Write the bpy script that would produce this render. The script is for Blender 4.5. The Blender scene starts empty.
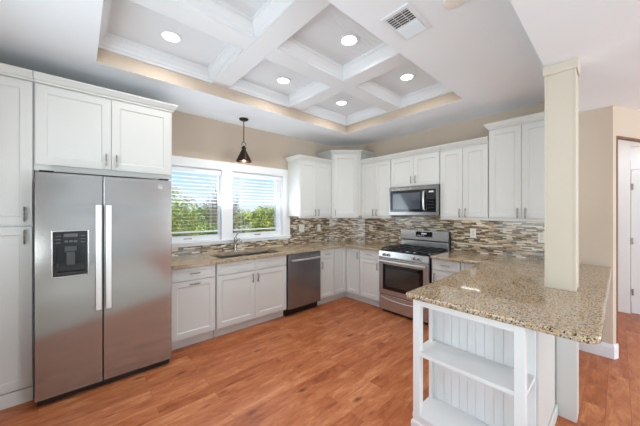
import bpy, bmesh, math, random
from mathutils import Vector, Matrix
R = math.radians
random.seed(7)
SC = bpy.context.scene
COL = SC.collection

# ------------------------------------------------------------------ camera
cd = bpy.data.cameras.new('camera'); cam = bpy.data.objects.new('camera', cd); COL.objects.link(cam)
cam.location = (-3.9685, -3.691, 1.4678)
cam.rotation_euler = (math.pi/2, 0, 0.8401 - math.pi/2)
cd.sensor_width = 36; cd.lens = 267.94/640*36; cd.shift_y = -0.0019; cd.clip_start = 0.02; cd.clip_end = 200
SC.camera = cam

# ------------------------------------------------------------------ world, sun, window daylight, exposure
w = bpy.data.worlds.new('sky'); SC.world = w; w.use_nodes = True
nt = w.node_tree; nt.nodes.clear()
wo = nt.nodes.new('ShaderNodeOutputWorld'); bg = nt.nodes.new('ShaderNodeBackground')
tc = nt.nodes.new('ShaderNodeTexCoord'); sp = nt.nodes.new('ShaderNodeSeparateXYZ'); cr = nt.nodes.new('ShaderNodeValToRGB')
nz = nt.nodes.new('ShaderNodeTexNoise'); nz.inputs['Scale'].default_value = 5; nz.inputs['Detail'].default_value = 5
cl = nt.nodes.new('ShaderNodeValToRGB'); mx = nt.nodes.new('ShaderNodeMix'); mx.data_type = 'RGBA'
nt.links.new(tc.outputs['Generated'], sp.inputs[0]); nt.links.new(sp.outputs['Z'], cr.inputs[0])
e = cr.color_ramp.elements
e[0].position = 0.0; e[0].color = (0.80, 0.90, 1.0, 1); e[1].position = 0.5; e[1].color = (0.16, 0.36, 0.80, 1)
q = cr.color_ramp.elements.new(0.15); q.color = (0.42, 0.66, 1.0, 1)
nt.links.new(tc.outputs['Generated'], nz.inputs['Vector']); nt.links.new(nz.outputs['Fac'], cl.inputs[0])
cl.color_ramp.elements[0].position = 0.5; cl.color_ramp.elements[1].position = 0.75
nt.links.new(cl.outputs[0], mx.inputs[0]); nt.links.new(cr.outputs[0], mx.inputs[6]); mx.inputs[7].default_value = (0.95, 0.97, 1, 1)
nt.links.new(mx.outputs[2], bg.inputs[0]); bg.inputs[1].default_value = 1.45
nt.links.new(bg.outputs[0], wo.inputs[0])

sd = bpy.data.lights.new('sun', 'SUN'); sun = bpy.data.objects.new('sun', sd); COL.objects.link(sun)
sd.energy = 5.0; sd.angle = R(1.0); sd.color = (1, 0.95, 0.86)
sun.rotation_euler = Vector((0.12, 0.58, -0.80)).to_track_quat('-Z', 'Y').to_euler()

def area(name, loc, target, sx, sy, power, color=(1, 1, 1)):
    l = bpy.data.lights.new(name, 'AREA'); l.shape = 'RECTANGLE'; l.size = sx; l.size_y = sy; l.energy = power; l.color = color
    o = bpy.data.objects.new(name, l); COL.objects.link(o); o.location = loc
    o.rotation_euler = (Vector(target) - Vector(loc)).to_track_quat('-Z', 'Y').to_euler()
    return o
DAY = (0.86, 0.955, 1.0)
# area lights as daylight through unseen added windows (openings in wall_rear and wall_left)
for x, p in ((-.3, 200), (1.6, 70)):
    area('added_daylight_rear', (x, -8.72, 1.3), (x-.6, -2.7, 2.4), 1.35, 1.95, p, DAY)
for y in (-7.2, -5.0):
    area('added_daylight_left', (-5.03, y, 1.3), (0, y, 2.8), 1.55, 1.95, 66, DAY)
# uplights for ground-bounced daylight: the sink window and an unseen added side window
area('added_daylight_side', (-4.93, -2.25, 1.45), (-2.4, -1.9, 3.3), 1.5, 1.2, 42, DAY)
area('daylight_kitchen', (-2.42, 0.015, 1.55), (-2.42, -2.2, 3.0), 1.75, 0.9, 27, DAY)

SC.view_settings.view_transform = 'Standard'; SC.view_settings.look = 'None'
SC.view_settings.gamma = 1.0; SC.view_settings.use_curve_mapping = False
SC.view_settings.exposure = -0.36
SC.cycles.max_bounces = 10; SC.cycles.diffuse_bounces = 6; SC.cycles.glossy_bounces = 5
SC.cycles.transparent_max_bounces = 16; SC.cycles.sample_clamp_indirect = 6; SC.cycles.caustics_reflective = False

# ------------------------------------------------------------------ materials
def srgb(r, g, b):
    f = lambda c: (c/12.92 if c <= 0.04045 else ((c + 0.055)/1.055)**2.4)
    return (f(r/255), f(g/255), f(b/255), 1)
def mat(name, col=None, rough=0.5, metal=0.0, spec=0.5, emit=None, strength=0):
    m = bpy.data.materials.new(name); m.use_nodes = True
    b = m.node_tree.nodes['Principled BSDF']
    if col: b.inputs['Base Color'].default_value = col
    b.inputs['Roughness'].default_value = rough; b.inputs['Metallic'].default_value = metal
    b.inputs['Specular IOR Level'].default_value = spec
    if emit:
        b.inputs['Emission Color'].default_value = emit; b.inputs['Emission Strength'].default_value = strength
    return m
def nodes(m):
    n = m.node_tree.nodes; return n, m.node_tree.links, n['Principled BSDF']
def noise_tint(m, c1, c2, scale=3, stretch=(1, 1, 1), bump=0, bscale=200):
    n, L, b = nodes(m)
    g = n.new('ShaderNodeNewGeometry'); mp = n.new('ShaderNodeMapping'); mp.inputs['Scale'].default_value = stretch
    t = n.new('ShaderNodeTexNoise'); t.inputs['Scale'].default_value = scale; t.inputs['Detail'].default_value = 4
    r = n.new('ShaderNodeValToRGB'); r.color_ramp.elements[0].position = .3; r.color_ramp.elements[1].position = .7
    r.color_ramp.elements[0].color = c1; r.color_ramp.elements[1].color = c2
    L.new(g.outputs['Position'], mp.inputs[0]); L.new(mp.outputs[0], t.inputs['Vector']); L.new(t.outputs['Fac'], r.inputs[0]); L.new(r.outputs[0], b.inputs['Base Color'])
    if bump:
        t2 = n.new('ShaderNodeTexNoise'); t2.inputs['Scale'].default_value = bscale
        bp = n.new('ShaderNodeBump'); bp.inputs['Strength'].default_value = bump; bp.inputs['Distance'].default_value = .002
        L.new(g.outputs['Position'], t2.inputs['Vector']); L.new(t2.outputs['Fac'], bp.inputs['Height']); L.new(bp.outputs[0], b.inputs['Normal'])
    return m

M = {}
M['tan'] = noise_tint(mat('tan_wall_paint', None, .75, spec=.25), srgb(199, 184, 167), srgb(203, 188, 171), 1.2, bump=.12)
M['column'] = noise_tint(mat('cream_column_paint', None, .6, spec=.3), srgb(206, 197, 181), srgb(209, 200, 185), 1.2)
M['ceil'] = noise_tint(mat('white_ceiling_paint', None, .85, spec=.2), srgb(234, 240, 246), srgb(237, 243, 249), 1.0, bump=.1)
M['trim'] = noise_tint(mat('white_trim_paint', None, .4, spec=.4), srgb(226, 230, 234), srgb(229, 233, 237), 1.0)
M['cab'] = noise_tint(mat('white_cabinet_paint', None, .38, spec=.4), srgb(208, 209, 206), srgb(211, 212, 209), 1.5)
M['shelf'] = noise_tint(mat('white_shelf_paint', None, .42, spec=.4), srgb(224, 225, 225), srgb(228, 229, 229), 1.5)
M['nickel'] = mat('dark_nickel', srgb(150, 144, 136), .35, 1.0)
M['chrome'] = mat('brushed_nickel', srgb(190, 188, 184), .25, 1.0)
M['black'] = mat('black_plastic', srgb(18, 18, 19), .35)
M['glass_black'] = mat('black_glass', srgb(14, 15, 17), .06, 0, .6)
M['iron'] = mat('cast_iron', srgb(28, 28, 29), .55)
M['bronze'] = mat('oil_rubbed_bronze', srgb(52, 40, 30), .35, .8)
M['grey_side'] = mat('dark_grey_enamel', srgb(70, 70, 72), .5)
M['white_plastic'] = mat('white_plastic', srgb(235, 232, 224), .4)
M['vinyl'] = mat('white_vinyl', srgb(238, 240, 242), .4)
M['slat'] = mat('white_blind_slat', srgb(238, 241, 246), .45)
M['bulb'] = mat('lamp_lens', srgb(255, 250, 240), .5, emit=(1, .96, .9, 1), strength=9)
M['bulb_warm'] = mat('warm_bulb', srgb(255, 230, 200), .5, emit=(1, .66, .48, 1), strength=1.0)
M['led'] = mat('led_bar_lens', srgb(255, 255, 255), .5, emit=(1, .97, .92, 1), strength=14)
M['display'] = mat('display_icons', srgb(200, 210, 220), .5, emit=(.75, .85, 1, 1), strength=.25)
M['dark_void'] = mat('dark_gap', srgb(24, 22, 20), .8)

def glass_mat(name, tint, gloss):
    m = bpy.data.materials.new(name); m.use_nodes = True; n = m.node_tree.nodes; L = m.node_tree.links; n.clear()
    o = n.new('ShaderNodeOutputMaterial'); t = n.new('ShaderNodeBsdfTransparent'); g = n.new('ShaderNodeBsdfGlossy'); x = n.new('ShaderNodeMixShader')
    f = n.new('ShaderNodeFresnel'); f.inputs['IOR'].default_value = gloss
    t.inputs[0].default_value = tint; g.inputs['Roughness'].default_value = .02
    L.new(f.outputs[0], x.inputs[0]); L.new(t.outputs[0], x.inputs[1]); L.new(g.outputs[0], x.inputs[2]); L.new(x.outputs[0], o.inputs[0])
    return m
M['pane'] = glass_mat('clear_window_glass', (.97, .985, .99, 1), 1.1)

# stainless steel: fine brushed grain
def steel(name, c, rough, axis, metal=1.0):
    m = mat(name, c, rough, metal); n, L, b = nodes(m)
    g = n.new('ShaderNodeNewGeometry'); mp = n.new('ShaderNodeMapping'); mp.inputs['Scale'].default_value = axis
    t = n.new('ShaderNodeTexNoise'); t.inputs['Scale'].default_value = 12; t.inputs['Detail'].default_value = 3
    r = n.new('ShaderNodeMapRange'); k = .01 if 'range' in name else .05
    r.inputs['To Min'].default_value = rough - k; r.inputs['To Max'].default_value = rough + k
    bp = n.new('ShaderNodeBump'); bp.inputs['Strength'].default_value = .0 if 'range' in name else .03; bp.inputs['Distance'].default_value = .002
    L.new(g.outputs['Position'], mp.inputs[0]); L.new(mp.outputs[0], t.inputs['Vector']); L.new(t.outputs['Fac'], r.inputs['Value']); L.new(r.outputs[0], b.inputs['Roughness'])
    L.new(t.outputs['Fac'], bp.inputs['Height']); L.new(bp.outputs[0], b.inputs['Normal'])
    b.inputs['Anisotropic'].default_value = .4
    return m
M['steel'] = steel('brushed_stainless', srgb(172, 170, 166), .12, (1, 1, 60), .88)
M['steel_range'] = steel('range_stainless', srgb(190, 190, 190), .26, (60, 1, 60), .85)
M['steel_dark'] = steel('dark_stainless', srgb(150, 150, 151), .24, (60, 60, 1), .85)
M['steel_micro'] = steel('microwave_stainless', srgb(140, 139, 138), .24, (60, 1, 60))
M['sink_steel'] = mat('sink_stainless', srgb(165, 165, 166), .32, 1.0)

# oak planks running along the window wall
def floor_mat():
    m = mat('hardwood_planks', None, .3, 0, .3); n, L, b = nodes(m)
    g = n.new('ShaderNodeNewGeometry')
    br = n.new('ShaderNodeTexBrick'); br.inputs['Scale'].default_value = 1; br.inputs['Brick Width'].default_value = 1.05; br.inputs['Row Height'].default_value = .125
    br.inputs['Mortar Size'].default_value = .0016; br.inputs['Mortar Smooth'].default_value = .2; br.offset = .37; br.inputs['Bias'].default_value = 0
    br.inputs['Color1'].default_value = (0, 0, 0, 1); br.inputs['Color2'].default_value = (1, 1, 1, 1); br.inputs['Mortar'].default_value = (.5, .5, .5, 1)
    L.new(g.outputs['Position'], br.inputs['Vector'])
    # the grain shifts from plank to plank
    ad = n.new('ShaderNodeVectorMath'); ad.operation = 'MULTIPLY_ADD'; ad.inputs[1].default_value = (9, 5, 3)
    L.new(br.outputs['Color'], ad.inputs[0]); L.new(g.outputs['Position'], ad.inputs[2])
    mp = n.new('ShaderNodeMapping'); mp.inputs['Scale'].default_value = (1.5, 5.5, 1); L.new(ad.outputs[0], mp.inputs[0])
    t = n.new('ShaderNodeTexNoise'); t.inputs['Scale'].default_value = 2.6; t.inputs['Detail'].default_value = 9; t.inputs['Roughness'].default_value = .70; t.inputs['Distortion'].default_value = .6
    L.new(mp.outputs[0], t.inputs['Vector'])
    mx = n.new('ShaderNodeMath'); mx.operation = 'MULTIPLY_ADD'; mx.inputs[1].default_value = .15
    L.new(br.outputs['Color'], mx.inputs[0])
    m2 = n.new('ShaderNodeMath'); m2.operation = 'MULTIPLY'; m2.inputs[1].default_value = .98; L.new(t.outputs['Fac'], m2.inputs[0]); L.new(m2.outputs[0], mx.inputs[2])
    r = n.new('ShaderNodeValToRGB'); el = r.color_ramp.elements
    el[0].position = .22; el[0].color = srgb(104, 50, 26); el[1].position = .77; el[1].color = srgb(208, 142, 98)
    for p, c in ((.36, srgb(146, 76, 43)), (.51, srgb(172, 98, 58)), (.64, srgb(190, 118, 76))):
        x = el.new(p); x.color = c
    L.new(mx.outputs[0], r.inputs[0])
    # knots
    vm = n.new('ShaderNodeMapping'); vm.inputs['Scale'].default_value = (2.4, 5.5, 1); L.new(ad.outputs[0], vm.inputs[0])
    v = n.new('ShaderNodeTexVoronoi'); v.inputs['Scale'].default_value = 1.1; L.new(vm.outputs[0], v.inputs['Vector'])
    kr = n.new('ShaderNodeMapRange'); kr.inputs['From Min'].default_value = .03; kr.inputs['From Max'].default_value = .16; kr.inputs['To Min'].default_value = .8; kr.inputs['To Max'].default_value = 0
    L.new(v.outputs['Distance'], kr.inputs['Value'])
    km = n.new('ShaderNodeMix'); km.data_type = 'RGBA'; L.new(kr.outputs[0], km.inputs[0]); L.new(r.outputs[0], km.inputs[6]); km.inputs[7].default_value = srgb(92, 46, 28)
    mo = n.new('ShaderNodeMix'); mo.data_type = 'RGBA'; mo.inputs[7].default_value = srgb(96, 50, 30)
    mf = n.new('ShaderNodeMath'); mf.operation = 'MULTIPLY'; mf.inputs[1].default_value = .45; L.new(br.outputs['Fac'], mf.inputs[0])
    L.new(mf.outputs[0], mo.inputs[0]); L.new(km.outputs[2], mo.inputs[6]); L.new(mo.outputs[2], b.inputs['Base Color'])
    rr = n.new('ShaderNodeMapRange'); rr.inputs['To Min'].default_value = .26; rr.inputs['To Max'].default_value = .42
    L.new(t.outputs['Fac'], rr.inputs['Value']); L.new(rr.outputs[0], b.inputs['Roughness'])
    return m
M['floor'] = floor_mat()

def granite_mat():
    m = mat('speckled_granite', None, .06, 0, .5); n, L, b = nodes(m)
    g = n.new('ShaderNodeNewGeometry')
    t = n.new('ShaderNodeTexNoise'); t.inputs['Scale'].default_value = 95; t.inputs['Detail'].default_value = 6; t.inputs['Roughness'].default_value = .75
    L.new(g.outputs['Position'], t.inputs['Vector'])
    r = n.new('ShaderNodeValToRGB'); el = r.color_ramp.elements
    el[0].position = .34; el[0].color = srgb(84, 70, 58); el[1].position = .68; el[1].color = srgb(216, 198, 168)
    for p, c in ((.43, srgb(146, 116, 82)), (.50, srgb(184, 160, 124)), (.58, srgb(200, 180, 146))):
        x = el.new(p); x.color = c
    L.new(t.outputs['Fac'], r.inputs[0])
    v = n.new('ShaderNodeTexVoronoi'); v.inputs['Scale'].default_value = 165; L.new(g.outputs['Position'], v.inputs['Vector'])
    sx = n.new('ShaderNodeSeparateXYZ'); L.new(v.outputs['Color'], sx.inputs[0])
    gt = n.new('ShaderNodeMath'); gt.operation = 'GREATER_THAN'; gt.inputs[1].default_value = .86; L.new(sx.outputs['X'], gt.inputs[0])
    mx = n.new('ShaderNodeMix'); mx.data_type = 'RGBA'; L.new(gt.outputs[0], mx.inputs[0]); L.new(r.outputs[0], mx.inputs[6]); mx.inputs[7].default_value = srgb(52, 42, 36)
    g2 = n.new('ShaderNodeMath'); g2.operation = 'GREATER_THAN'; g2.inputs[1].default_value = .87; L.new(sx.outputs['Y'], g2.inputs[0])
    m2 = n.new('ShaderNodeMix'); m2.data_type = 'RGBA'; L.new(g2.outputs[0], m2.inputs[0]); L.new(mx.outputs[2], m2.inputs[6]); m2.inputs[7].default_value = srgb(168, 170, 172)
    L.new(m2.outputs[2], b.inputs['Base Color'])
    return m
M['granite'] = granite_mat()

def mosaic_mat():
    m = mat('mosaic_strip_tile', None, .15, 0, .5); n, L, b = nodes(m)
    g = n.new('ShaderNodeNewGeometry'); s = n.new('ShaderNodeSeparateXYZ'); L.new(g.outputs['Position'], s.inputs[0])
    u = n.new('ShaderNodeMath'); u.operation = 'SUBTRACT'; L.new(s.outputs['X'], u.inputs[0]); L.new(s.outputs['Y'], u.inputs[1])
    c = n.new('ShaderNodeCombineXYZ'); L.new(u.outputs[0], c.inputs['X']); L.new(s.outputs['Z'], c.inputs['Y'])
    br = n.new('ShaderNodeTexBrick'); br.inputs['Scale'].default_value = 1; br.inputs['Brick Width'].default_value = .098; br.inputs['Row Height'].default_value = .0150
    br.inputs['Mortar Size'].default_value = .0013; br.offset = .41; br.offset_frequency = 2; br.squash = .7; br.squash_frequency = 3
    br.inputs['Color1'].default_value = (0, 0, 0, 1); br.inputs['Color2'].default_value = (1, 1, 1, 1); br.inputs['Mortar'].default_value = (.5, .5, .5, 1)
    L.new(c.outputs[0], br.inputs['Vector'])
    r = n.new('ShaderNodeValToRGB'); r.color_ramp.interpolation = 'CONSTANT'; el = r.color_ramp.elements
    cols = [(0, (72, 56, 46)), (.18, (196, 178, 150)), (.30, (138, 112, 86)), (.42, (222, 212, 192)), (.56, (98, 78, 62)), (.68, (178, 156, 124)), (.80, (142, 136, 128)), (.90, (234, 226, 210))]
    el[0].position = 0; el[0].color = srgb(*cols[0][1]); el[1].position = cols[-1][0]; el[1].color = srgb(*cols[-1][1])
    for p, cc in cols[1:-1]:
        x = el.new(p); x.color = srgb(*cc)
    L.new(br.outputs['Color'], r.inputs[0])
    mo = n.new('ShaderNodeMix'); mo.data_type = 'RGBA'; L.new(br.outputs['Fac'], mo.inputs[0]); L.new(r.outputs[0], mo.inputs[6]); mo.inputs[7].default_value = srgb(186, 172, 148)
    L.new(mo.outputs[2], b.inputs['Base Color'])
    return m
M['mosaic'] = mosaic_mat()

def bead_mat(name, base, axis, pitch, strength=.5):
    m = mat(name, base, .45, 0, .4); n, L, b = nodes(m)
    g = n.new('ShaderNodeNewGeometry'); s = n.new('ShaderNodeSeparateXYZ'); L.new(g.outputs['Position'], s.inputs[0])
    d = n.new('ShaderNodeMath'); d.operation = 'DIVIDE'; d.inputs[1].default_value = pitch; L.new(s.outputs[axis], d.inputs[0])
    f = n.new('ShaderNodeMath'); f.operation = 'FRACT'; L.new(d.outputs[0], f.inputs[0])
    p = n.new('ShaderNodeMath'); p.operation = 'PINGPONG'; p.inputs[1].default_value = .5; L.new(f.outputs[0], p.inputs[0])
    r = n.new('ShaderNodeMapRange'); r.inputs['From Min'].default_value = 0; r.inputs['From Max'].default_value = .09; L.new(p.outputs[0], r.inputs['Value'])
    bp = n.new('ShaderNodeBump'); bp.inputs['Strength'].default_value = strength; bp.inputs['Distance'].default_value = .004
    L.new(r.outputs[0], bp.inputs['Height']); L.new(bp.outputs[0], b.inputs['Normal'])
    return m
M['bead_ceil'] = bead_mat('beadboard_ceiling_paint', srgb(226, 231, 236), 'Y', .05, .4)

def leaf_mat(name, c1, c2):
    return noise_tint(mat(name, None, .55, 0, .3), c1, c2, 3.2)
M['leaf_lime'] = leaf_mat('lime_leaves', srgb(150, 172, 58), srgb(216, 218, 120))
M['leaf_green'] = leaf_mat('green_leaves', srgb(120, 150, 62), srgb(188, 200, 104))
M['leaf_dry'] = leaf_mat('dry_leaves', srgb(140, 128, 108), srgb(188, 176, 156))
M['twig'] = mat('grey_twigs', srgb(176, 160, 144), .8)
M['ground'] = noise_tint(mat('pale_ground', None, .9), srgb(196, 192, 180), srgb(214, 210, 200), 2)

# ------------------------------------------------------------------ mesh helpers
class MB:
    def __init__(s): s.bm = bmesh.new()
    def box(s, x0, x1, y0, y1, z0, z1):
        x0, x1 = sorted((x0, x1)); y0, y1 = sorted((y0, y1)); z0, z1 = sorted((z0, z1))
        v = [s.bm.verts.new(p) for p in ((x0,y0,z0),(x1,y0,z0),(x1,y1,z0),(x0,y1,z0),(x0,y0,z1),(x1,y0,z1),(x1,y1,z1),(x0,y1,z1))]
        for f in ((3,2,1,0),(4,5,6,7),(0,1,5,4),(1,2,6,5),(2,3,7,6),(3,0,4,7)): s.bm.faces.new([v[i] for i in f])
        return s
    def prism(s, pts, z0, z1):
        a = sum(pts[i][0]*pts[(i+1) % len(pts)][1] - pts[(i+1) % len(pts)][0]*pts[i][1] for i in range(len(pts)))
        if a < 0: pts = pts[::-1]
        lo = [s.bm.verts.new((x, y, z0)) for x, y in pts]; hi = [s.bm.verts.new((x, y, z1)) for x, y in pts]
        n = len(pts); s.bm.faces.new(lo[::-1]); s.bm.faces.new(hi)
        for i in range(n): s.bm.faces.new([lo[i], lo[(i+1) % n], hi[(i+1) % n], hi[i]])
        return s
    def tube(s, pts, r, seg=10, cap=True):
        pts = [Vector(p) for p in pts]; rs = r if isinstance(r, (list, tuple)) else [r]*len(pts)
        rings = []; up = None
        for i, p in enumerate(pts):
            d = (pts[min(i+1, len(pts)-1)] - pts[max(i-1, 0)]).normalized()
            if up is None: up = Vector((0, 0, 1)) if abs(d.z) < .9 else Vector((1, 0, 0))
            sd = d.cross(up).normalized(); up = sd.cross(d).normalized()
            rings.append([s.bm.verts.new(p + (sd*math.cos(2*math.pi*k/seg) + up*math.sin(2*math.pi*k/seg))*rs[i]) for k in range(seg)])
        for a, b in zip(rings, rings[1:]):
            for k in range(seg): s.bm.faces.new([a[k], a[(k+1) % seg], b[(k+1) % seg], b[k]])
        if cap: s.bm.faces.new(rings[0][::-1]); s.bm.faces.new(rings[-1])
        return s
    def lathe(s, prof, c=(0, 0, 0), seg=28, axis='z'):
        def P(r, h, a):
            x, y = r*math.cos(a), r*math.sin(a)
            if axis == 'z': return (c[0]+x, c[1]+y, c[2]+h)
            if axis == 'y': return (c[0]+x, c[1]+h, c[2]+y)
            return (c[0]+h, c[1]+x, c[2]+y)
        rings = []
        for r, h in prof:
            rings.append([s.bm.verts.new(P(0, h, 0))] if r < 1e-6 else [s.bm.verts.new(P(r, h, 2*math.pi*k/seg)) for k in range(seg)])
        for a, b in zip(rings, rings[1:]):
            for k in range(seg):
                k2 = (k+1) % seg
                if len(a) == 1 and len(b) == 1: continue
                if len(a) == 1: s.bm.faces.new([a[0], b[k2], b[k]])
                elif len(b) == 1: s.bm.faces.new([a[k], a[k2], b[0]])
                else: s.bm.faces.new([a[k], a[k2], b[k2], b[k]])
        return s
    def sweep(s, prof, path, z=0, closed=False):
        """profile (offset to the left of travel, up) carried along an xy path with mitred corners"""
        n = len(path); P = [Vector((p[0], p[1])) for p in path]; rings = []
        for i in range(n):
            d0 = (P[i] - P[i-1]).normalized() if (i > 0 or closed) else None
            d1 = (P[(i+1) % n] - P[i]).normalized() if (i < n-1 or closed) else None
            n0 = Vector((-d0.y, d0.x)) if d0 else None; n1 = Vector((-d1.y, d1.x)) if d1 else None
            if n0 is None: m = n1
            elif n1 is None: m = n0
            else: m = (n0 + n1) / (1 + n0.dot(n1))
            rings.append([s.bm.verts.new((P[i].x + m.x*o, P[i].y + m.y*o, z + u)) for o, u in prof])
        k = len(prof)
        pairs = list(zip(rings, rings[1:])) + ([(rings[-1], rings[0])] if closed else [])
        for a, b in pairs:
            for j in range(k): s.bm.faces.new([a[j], a[(j+1) % k], b[(j+1) % k], b[j]])
        if not closed: s.bm.faces.new(rings[0][::-1]); s.bm.faces.new(rings[-1])
        return s
    def build(s, name, m, parent=None, loc=(0, 0, 0), rz=0, bevel=0, smooth=False, seg=2):
        bmesh.ops.recalc_face_normals(s.bm, faces=s.bm.faces)
        me = bpy.data.meshes.new(name); s.bm.to_mesh(me); s.bm.free(); me.materials.append(m)
        if smooth:
            for p in me.polygons: p.use_smooth = True
            me.set_sharp_from_angle(angle=R(40))
        o = bpy.data.objects.new(name, me); COL.objects.link(o)
        o.location = loc; o.rotation_euler = (0, 0, rz)
        if parent: o.parent = parent
        if bevel:
            b = o.modifiers.new('bevel', 'BEVEL'); b.width = bevel; b.segments = seg; b.limit_method = 'ANGLE'; b.angle_limit = R(40)
        return o
def thing(name, label, cat, loc=(0, 0, 0), rz=0, group=None):
    o = bpy.data.objects.new(name, None); COL.objects.link(o); o.empty_display_size = .1
    o.location = loc; o.rotation_euler = (0, 0, rz); o['label'] = label; o['category'] = cat; o['kind'] = 'thing'
    if group: o['group'] = group
    return o
def tag(o, label, cat, group=None):
    o['label'] = label; o['category'] = cat; o['kind'] = 'thing'
    if group: o['group'] = group
    return o
def struct(o, label=None, cat=None):
    o['kind'] = 'structure'
    if label: o['label'] = label
    if cat: o['category'] = cat
    return o

# ------------------------------------------------------------------ the room
HK, HL = 2.7266, 2.53            # kitchen ceiling, lower ceiling past the column
struct(MB().box(-4.99, 2.7, -8.7, .1, -.1, 0).build('floor', M['floor']), 'orange brown hardwood plank floor with darker knots', 'floor')
M['carpet'] = noise_tint(mat('pale_carpet', None, .95, spec=.1), srgb(206, 202, 196), srgb(216, 212, 206), 60, bump=.4)
struct(MB().prism([(-4.87, -2.14), (-2.52, -3.485), (-2.52, -8.55), (-4.87, -8.55)], .0005, .012).build('floor_living', M['carpet']), 'pale carpet mirrored in the refrigerator doors', 'carpet')
# window wall with its opening
WX0, WX1, WZ0, WZ1 = -3.355, -1.487, 1.07, 2.052
b = MB()
b.box(-4.99, WX0, 0, .14, 0, 3.1).box(WX1, .12, 0, .14, 0, 3.1).box(WX0, WX1, 0, .14, 0, WZ0).box(WX0, WX1, 0, .14, WZ1, 3.1)
struct(b.build('wall_back', M['tan']), 'tan painted wall around the window behind the sink', 'wall')
b = MB().prism([(0, -.52), (0, -3.65), (.052, -3.673), (.12, -3.673), (.12, -.52)], 0, HK)
struct(b.build('wall_right', M['tan']), 'tan painted wall behind the stove and the peninsula end', 'wall')
struct(MB().prism([(-.42, 0), (0, -.52), (.12, -.52), (.12, 0)], 0, HK).build('wall_corner', M['tan']), 'short tan angled wall across the kitchen corner', 'wall')
b = MB()
b.box(-4.99, -4.87, -1.45, 0, 0, 2.75).box(-4.99, -4.87, -3.9, -3.05, 0, 2.75).box(-4.99, -4.87, -3.05, -1.45, 0, .8).box(-4.99, -4.87, -3.05, -1.45, 2.1, 2.75)
for y0, y1 in ((-8.7, -8.0), (-6.4, -5.8), (-4.2, -3.9)): b.box(-4.99, -4.87, y0, y1, 0, 2.75)
for y0, y1 in ((-8.0, -6.4), (-5.8, -4.2)): b.box(-4.99, -4.87, y0, y1, 0, .3).box(-4.99, -4.87, y0, y1, 2.3, 2.75)
struct(b.build('wall_left', M['tan']))
b = MB()
xs = [-4.99, -1.0, .4, .9, 2.3, 2.7]
b.box(-4.99, -4.6, -8.7, -8.58, 0, 2.75).box(-4.6, -1.6, -8.7, -8.58, 0, 1.34).box(-4.6, -1.6, -8.7, -8.58, 1.70, 2.75)
xs[0] = -1.6
for i in range(0, 6, 2): b.box(xs[i], xs[i+1], -8.7, -8.58, 0, 2.75)
for i in (1, 3): b.box(xs[i], xs[i+1], -8.7, -8.58, 0, .3).box(xs[i], xs[i+1], -8.7, -8.58, 2.3, 2.75)
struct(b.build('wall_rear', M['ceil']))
def added_window(name, x0, x1, along, c, z0=.3, z1=2.3):
    f = MB(); g = MB(); t = .06
    def bx(mb, a0, a1, zz0, zz1, d0, d1):
        if along == 'x': mb.box(a0, a1, c+d0, c+d1, zz0, zz1)
        else: mb.box(c+d0, c+d1, a0, a1, zz0, zz1)
    bx(f, x0, x0+t, z0, z1, -.04, .04); bx(f, x1-t, x1, z0, z1, -.04, .04); bx(f, x0+t, x1-t, z0, z0+t, -.04, .04); bx(f, x0+t, x1-t, z1-t, z1, -.04, .04)
    m = (x0+x1)/2; bx(f, m-.03, m+.03, z0+t, z1-t, -.03, .03)
    o = struct(f.build(name, M['vinyl']))
    bx(g, x0+t, x1-t, z0+t, z1-t, -.004, .004); g.build('pane', M['pane'], o)
for i, (a0, a1) in enumerate(((-1.0, .4), (.9, 2.3))): added_window('window_%d' % (i+3), a0, a1, 'x', -8.64)  # unseen windows added to bring in daylight from behind
for i, (a0, a1) in enumerate(((-8.0, -6.4), (-5.8, -4.2))): added_window('window_%d' % (i+6), a0, a1, 'y', -4.93)  # unseen windows added to bring in daylight from the left
added_window('window_9', -4.6, -1.6, 'x', -8.64, 1.34, 1.70)  # unseen slit window added to give the refrigerator doors a bright reflection
added_window('window_8', -3.05, -1.45, 'y', -4.93, .8, 2.1)  # unseen window added so light reaches the kitchen ceiling
# hall past the corner of wall_right: opening header, far wall, door
u = Vector((.915, -.404)); p0 = Vector((.052, -3.673)); nn = Vector((.404, .915))
q1 = p0 + u*2.35; hdr = [tuple(p0), tuple(q1), tuple(q1 + nn*.12), tuple(p0 + nn*.08)]
struct(MB().prism(hdr, 2.235, HL).build('wall_header', M['tan']), 'tan header over the hall opening at the right edge', 'wall')
struct(MB().box(1.97, 2.09, -3.81, -2.6, 0, 3.0).box(1.97, 2.09, -5.2, -4.70, 0, 3.0).box(1.97, 2.09, -4.70, -3.81, 2.46, 3.0).build('wall_hall', M['tan']))
struct(MB().box(2.09, 2.7, -5.3, -5.2, 0, 3.0).box(.12, 2.09, -2.6, -2.5, 0, 3.0).build('wall_hall_side', M['tan']))
struct(MB().box(2.58, 2.7, -8.58, -5.3, 0, 2.75).build('wall_east', M['tan']))
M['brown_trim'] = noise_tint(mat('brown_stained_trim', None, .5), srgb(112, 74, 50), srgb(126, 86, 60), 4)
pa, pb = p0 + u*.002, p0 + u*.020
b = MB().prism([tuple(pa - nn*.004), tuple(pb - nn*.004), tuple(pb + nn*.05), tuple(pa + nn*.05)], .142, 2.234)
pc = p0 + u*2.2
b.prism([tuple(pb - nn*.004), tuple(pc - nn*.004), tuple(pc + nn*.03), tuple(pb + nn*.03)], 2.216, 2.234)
struct(b.build('trim_3', M['brown_trim']), 'thin brown edge trim around the hall opening', 'trim')
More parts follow.
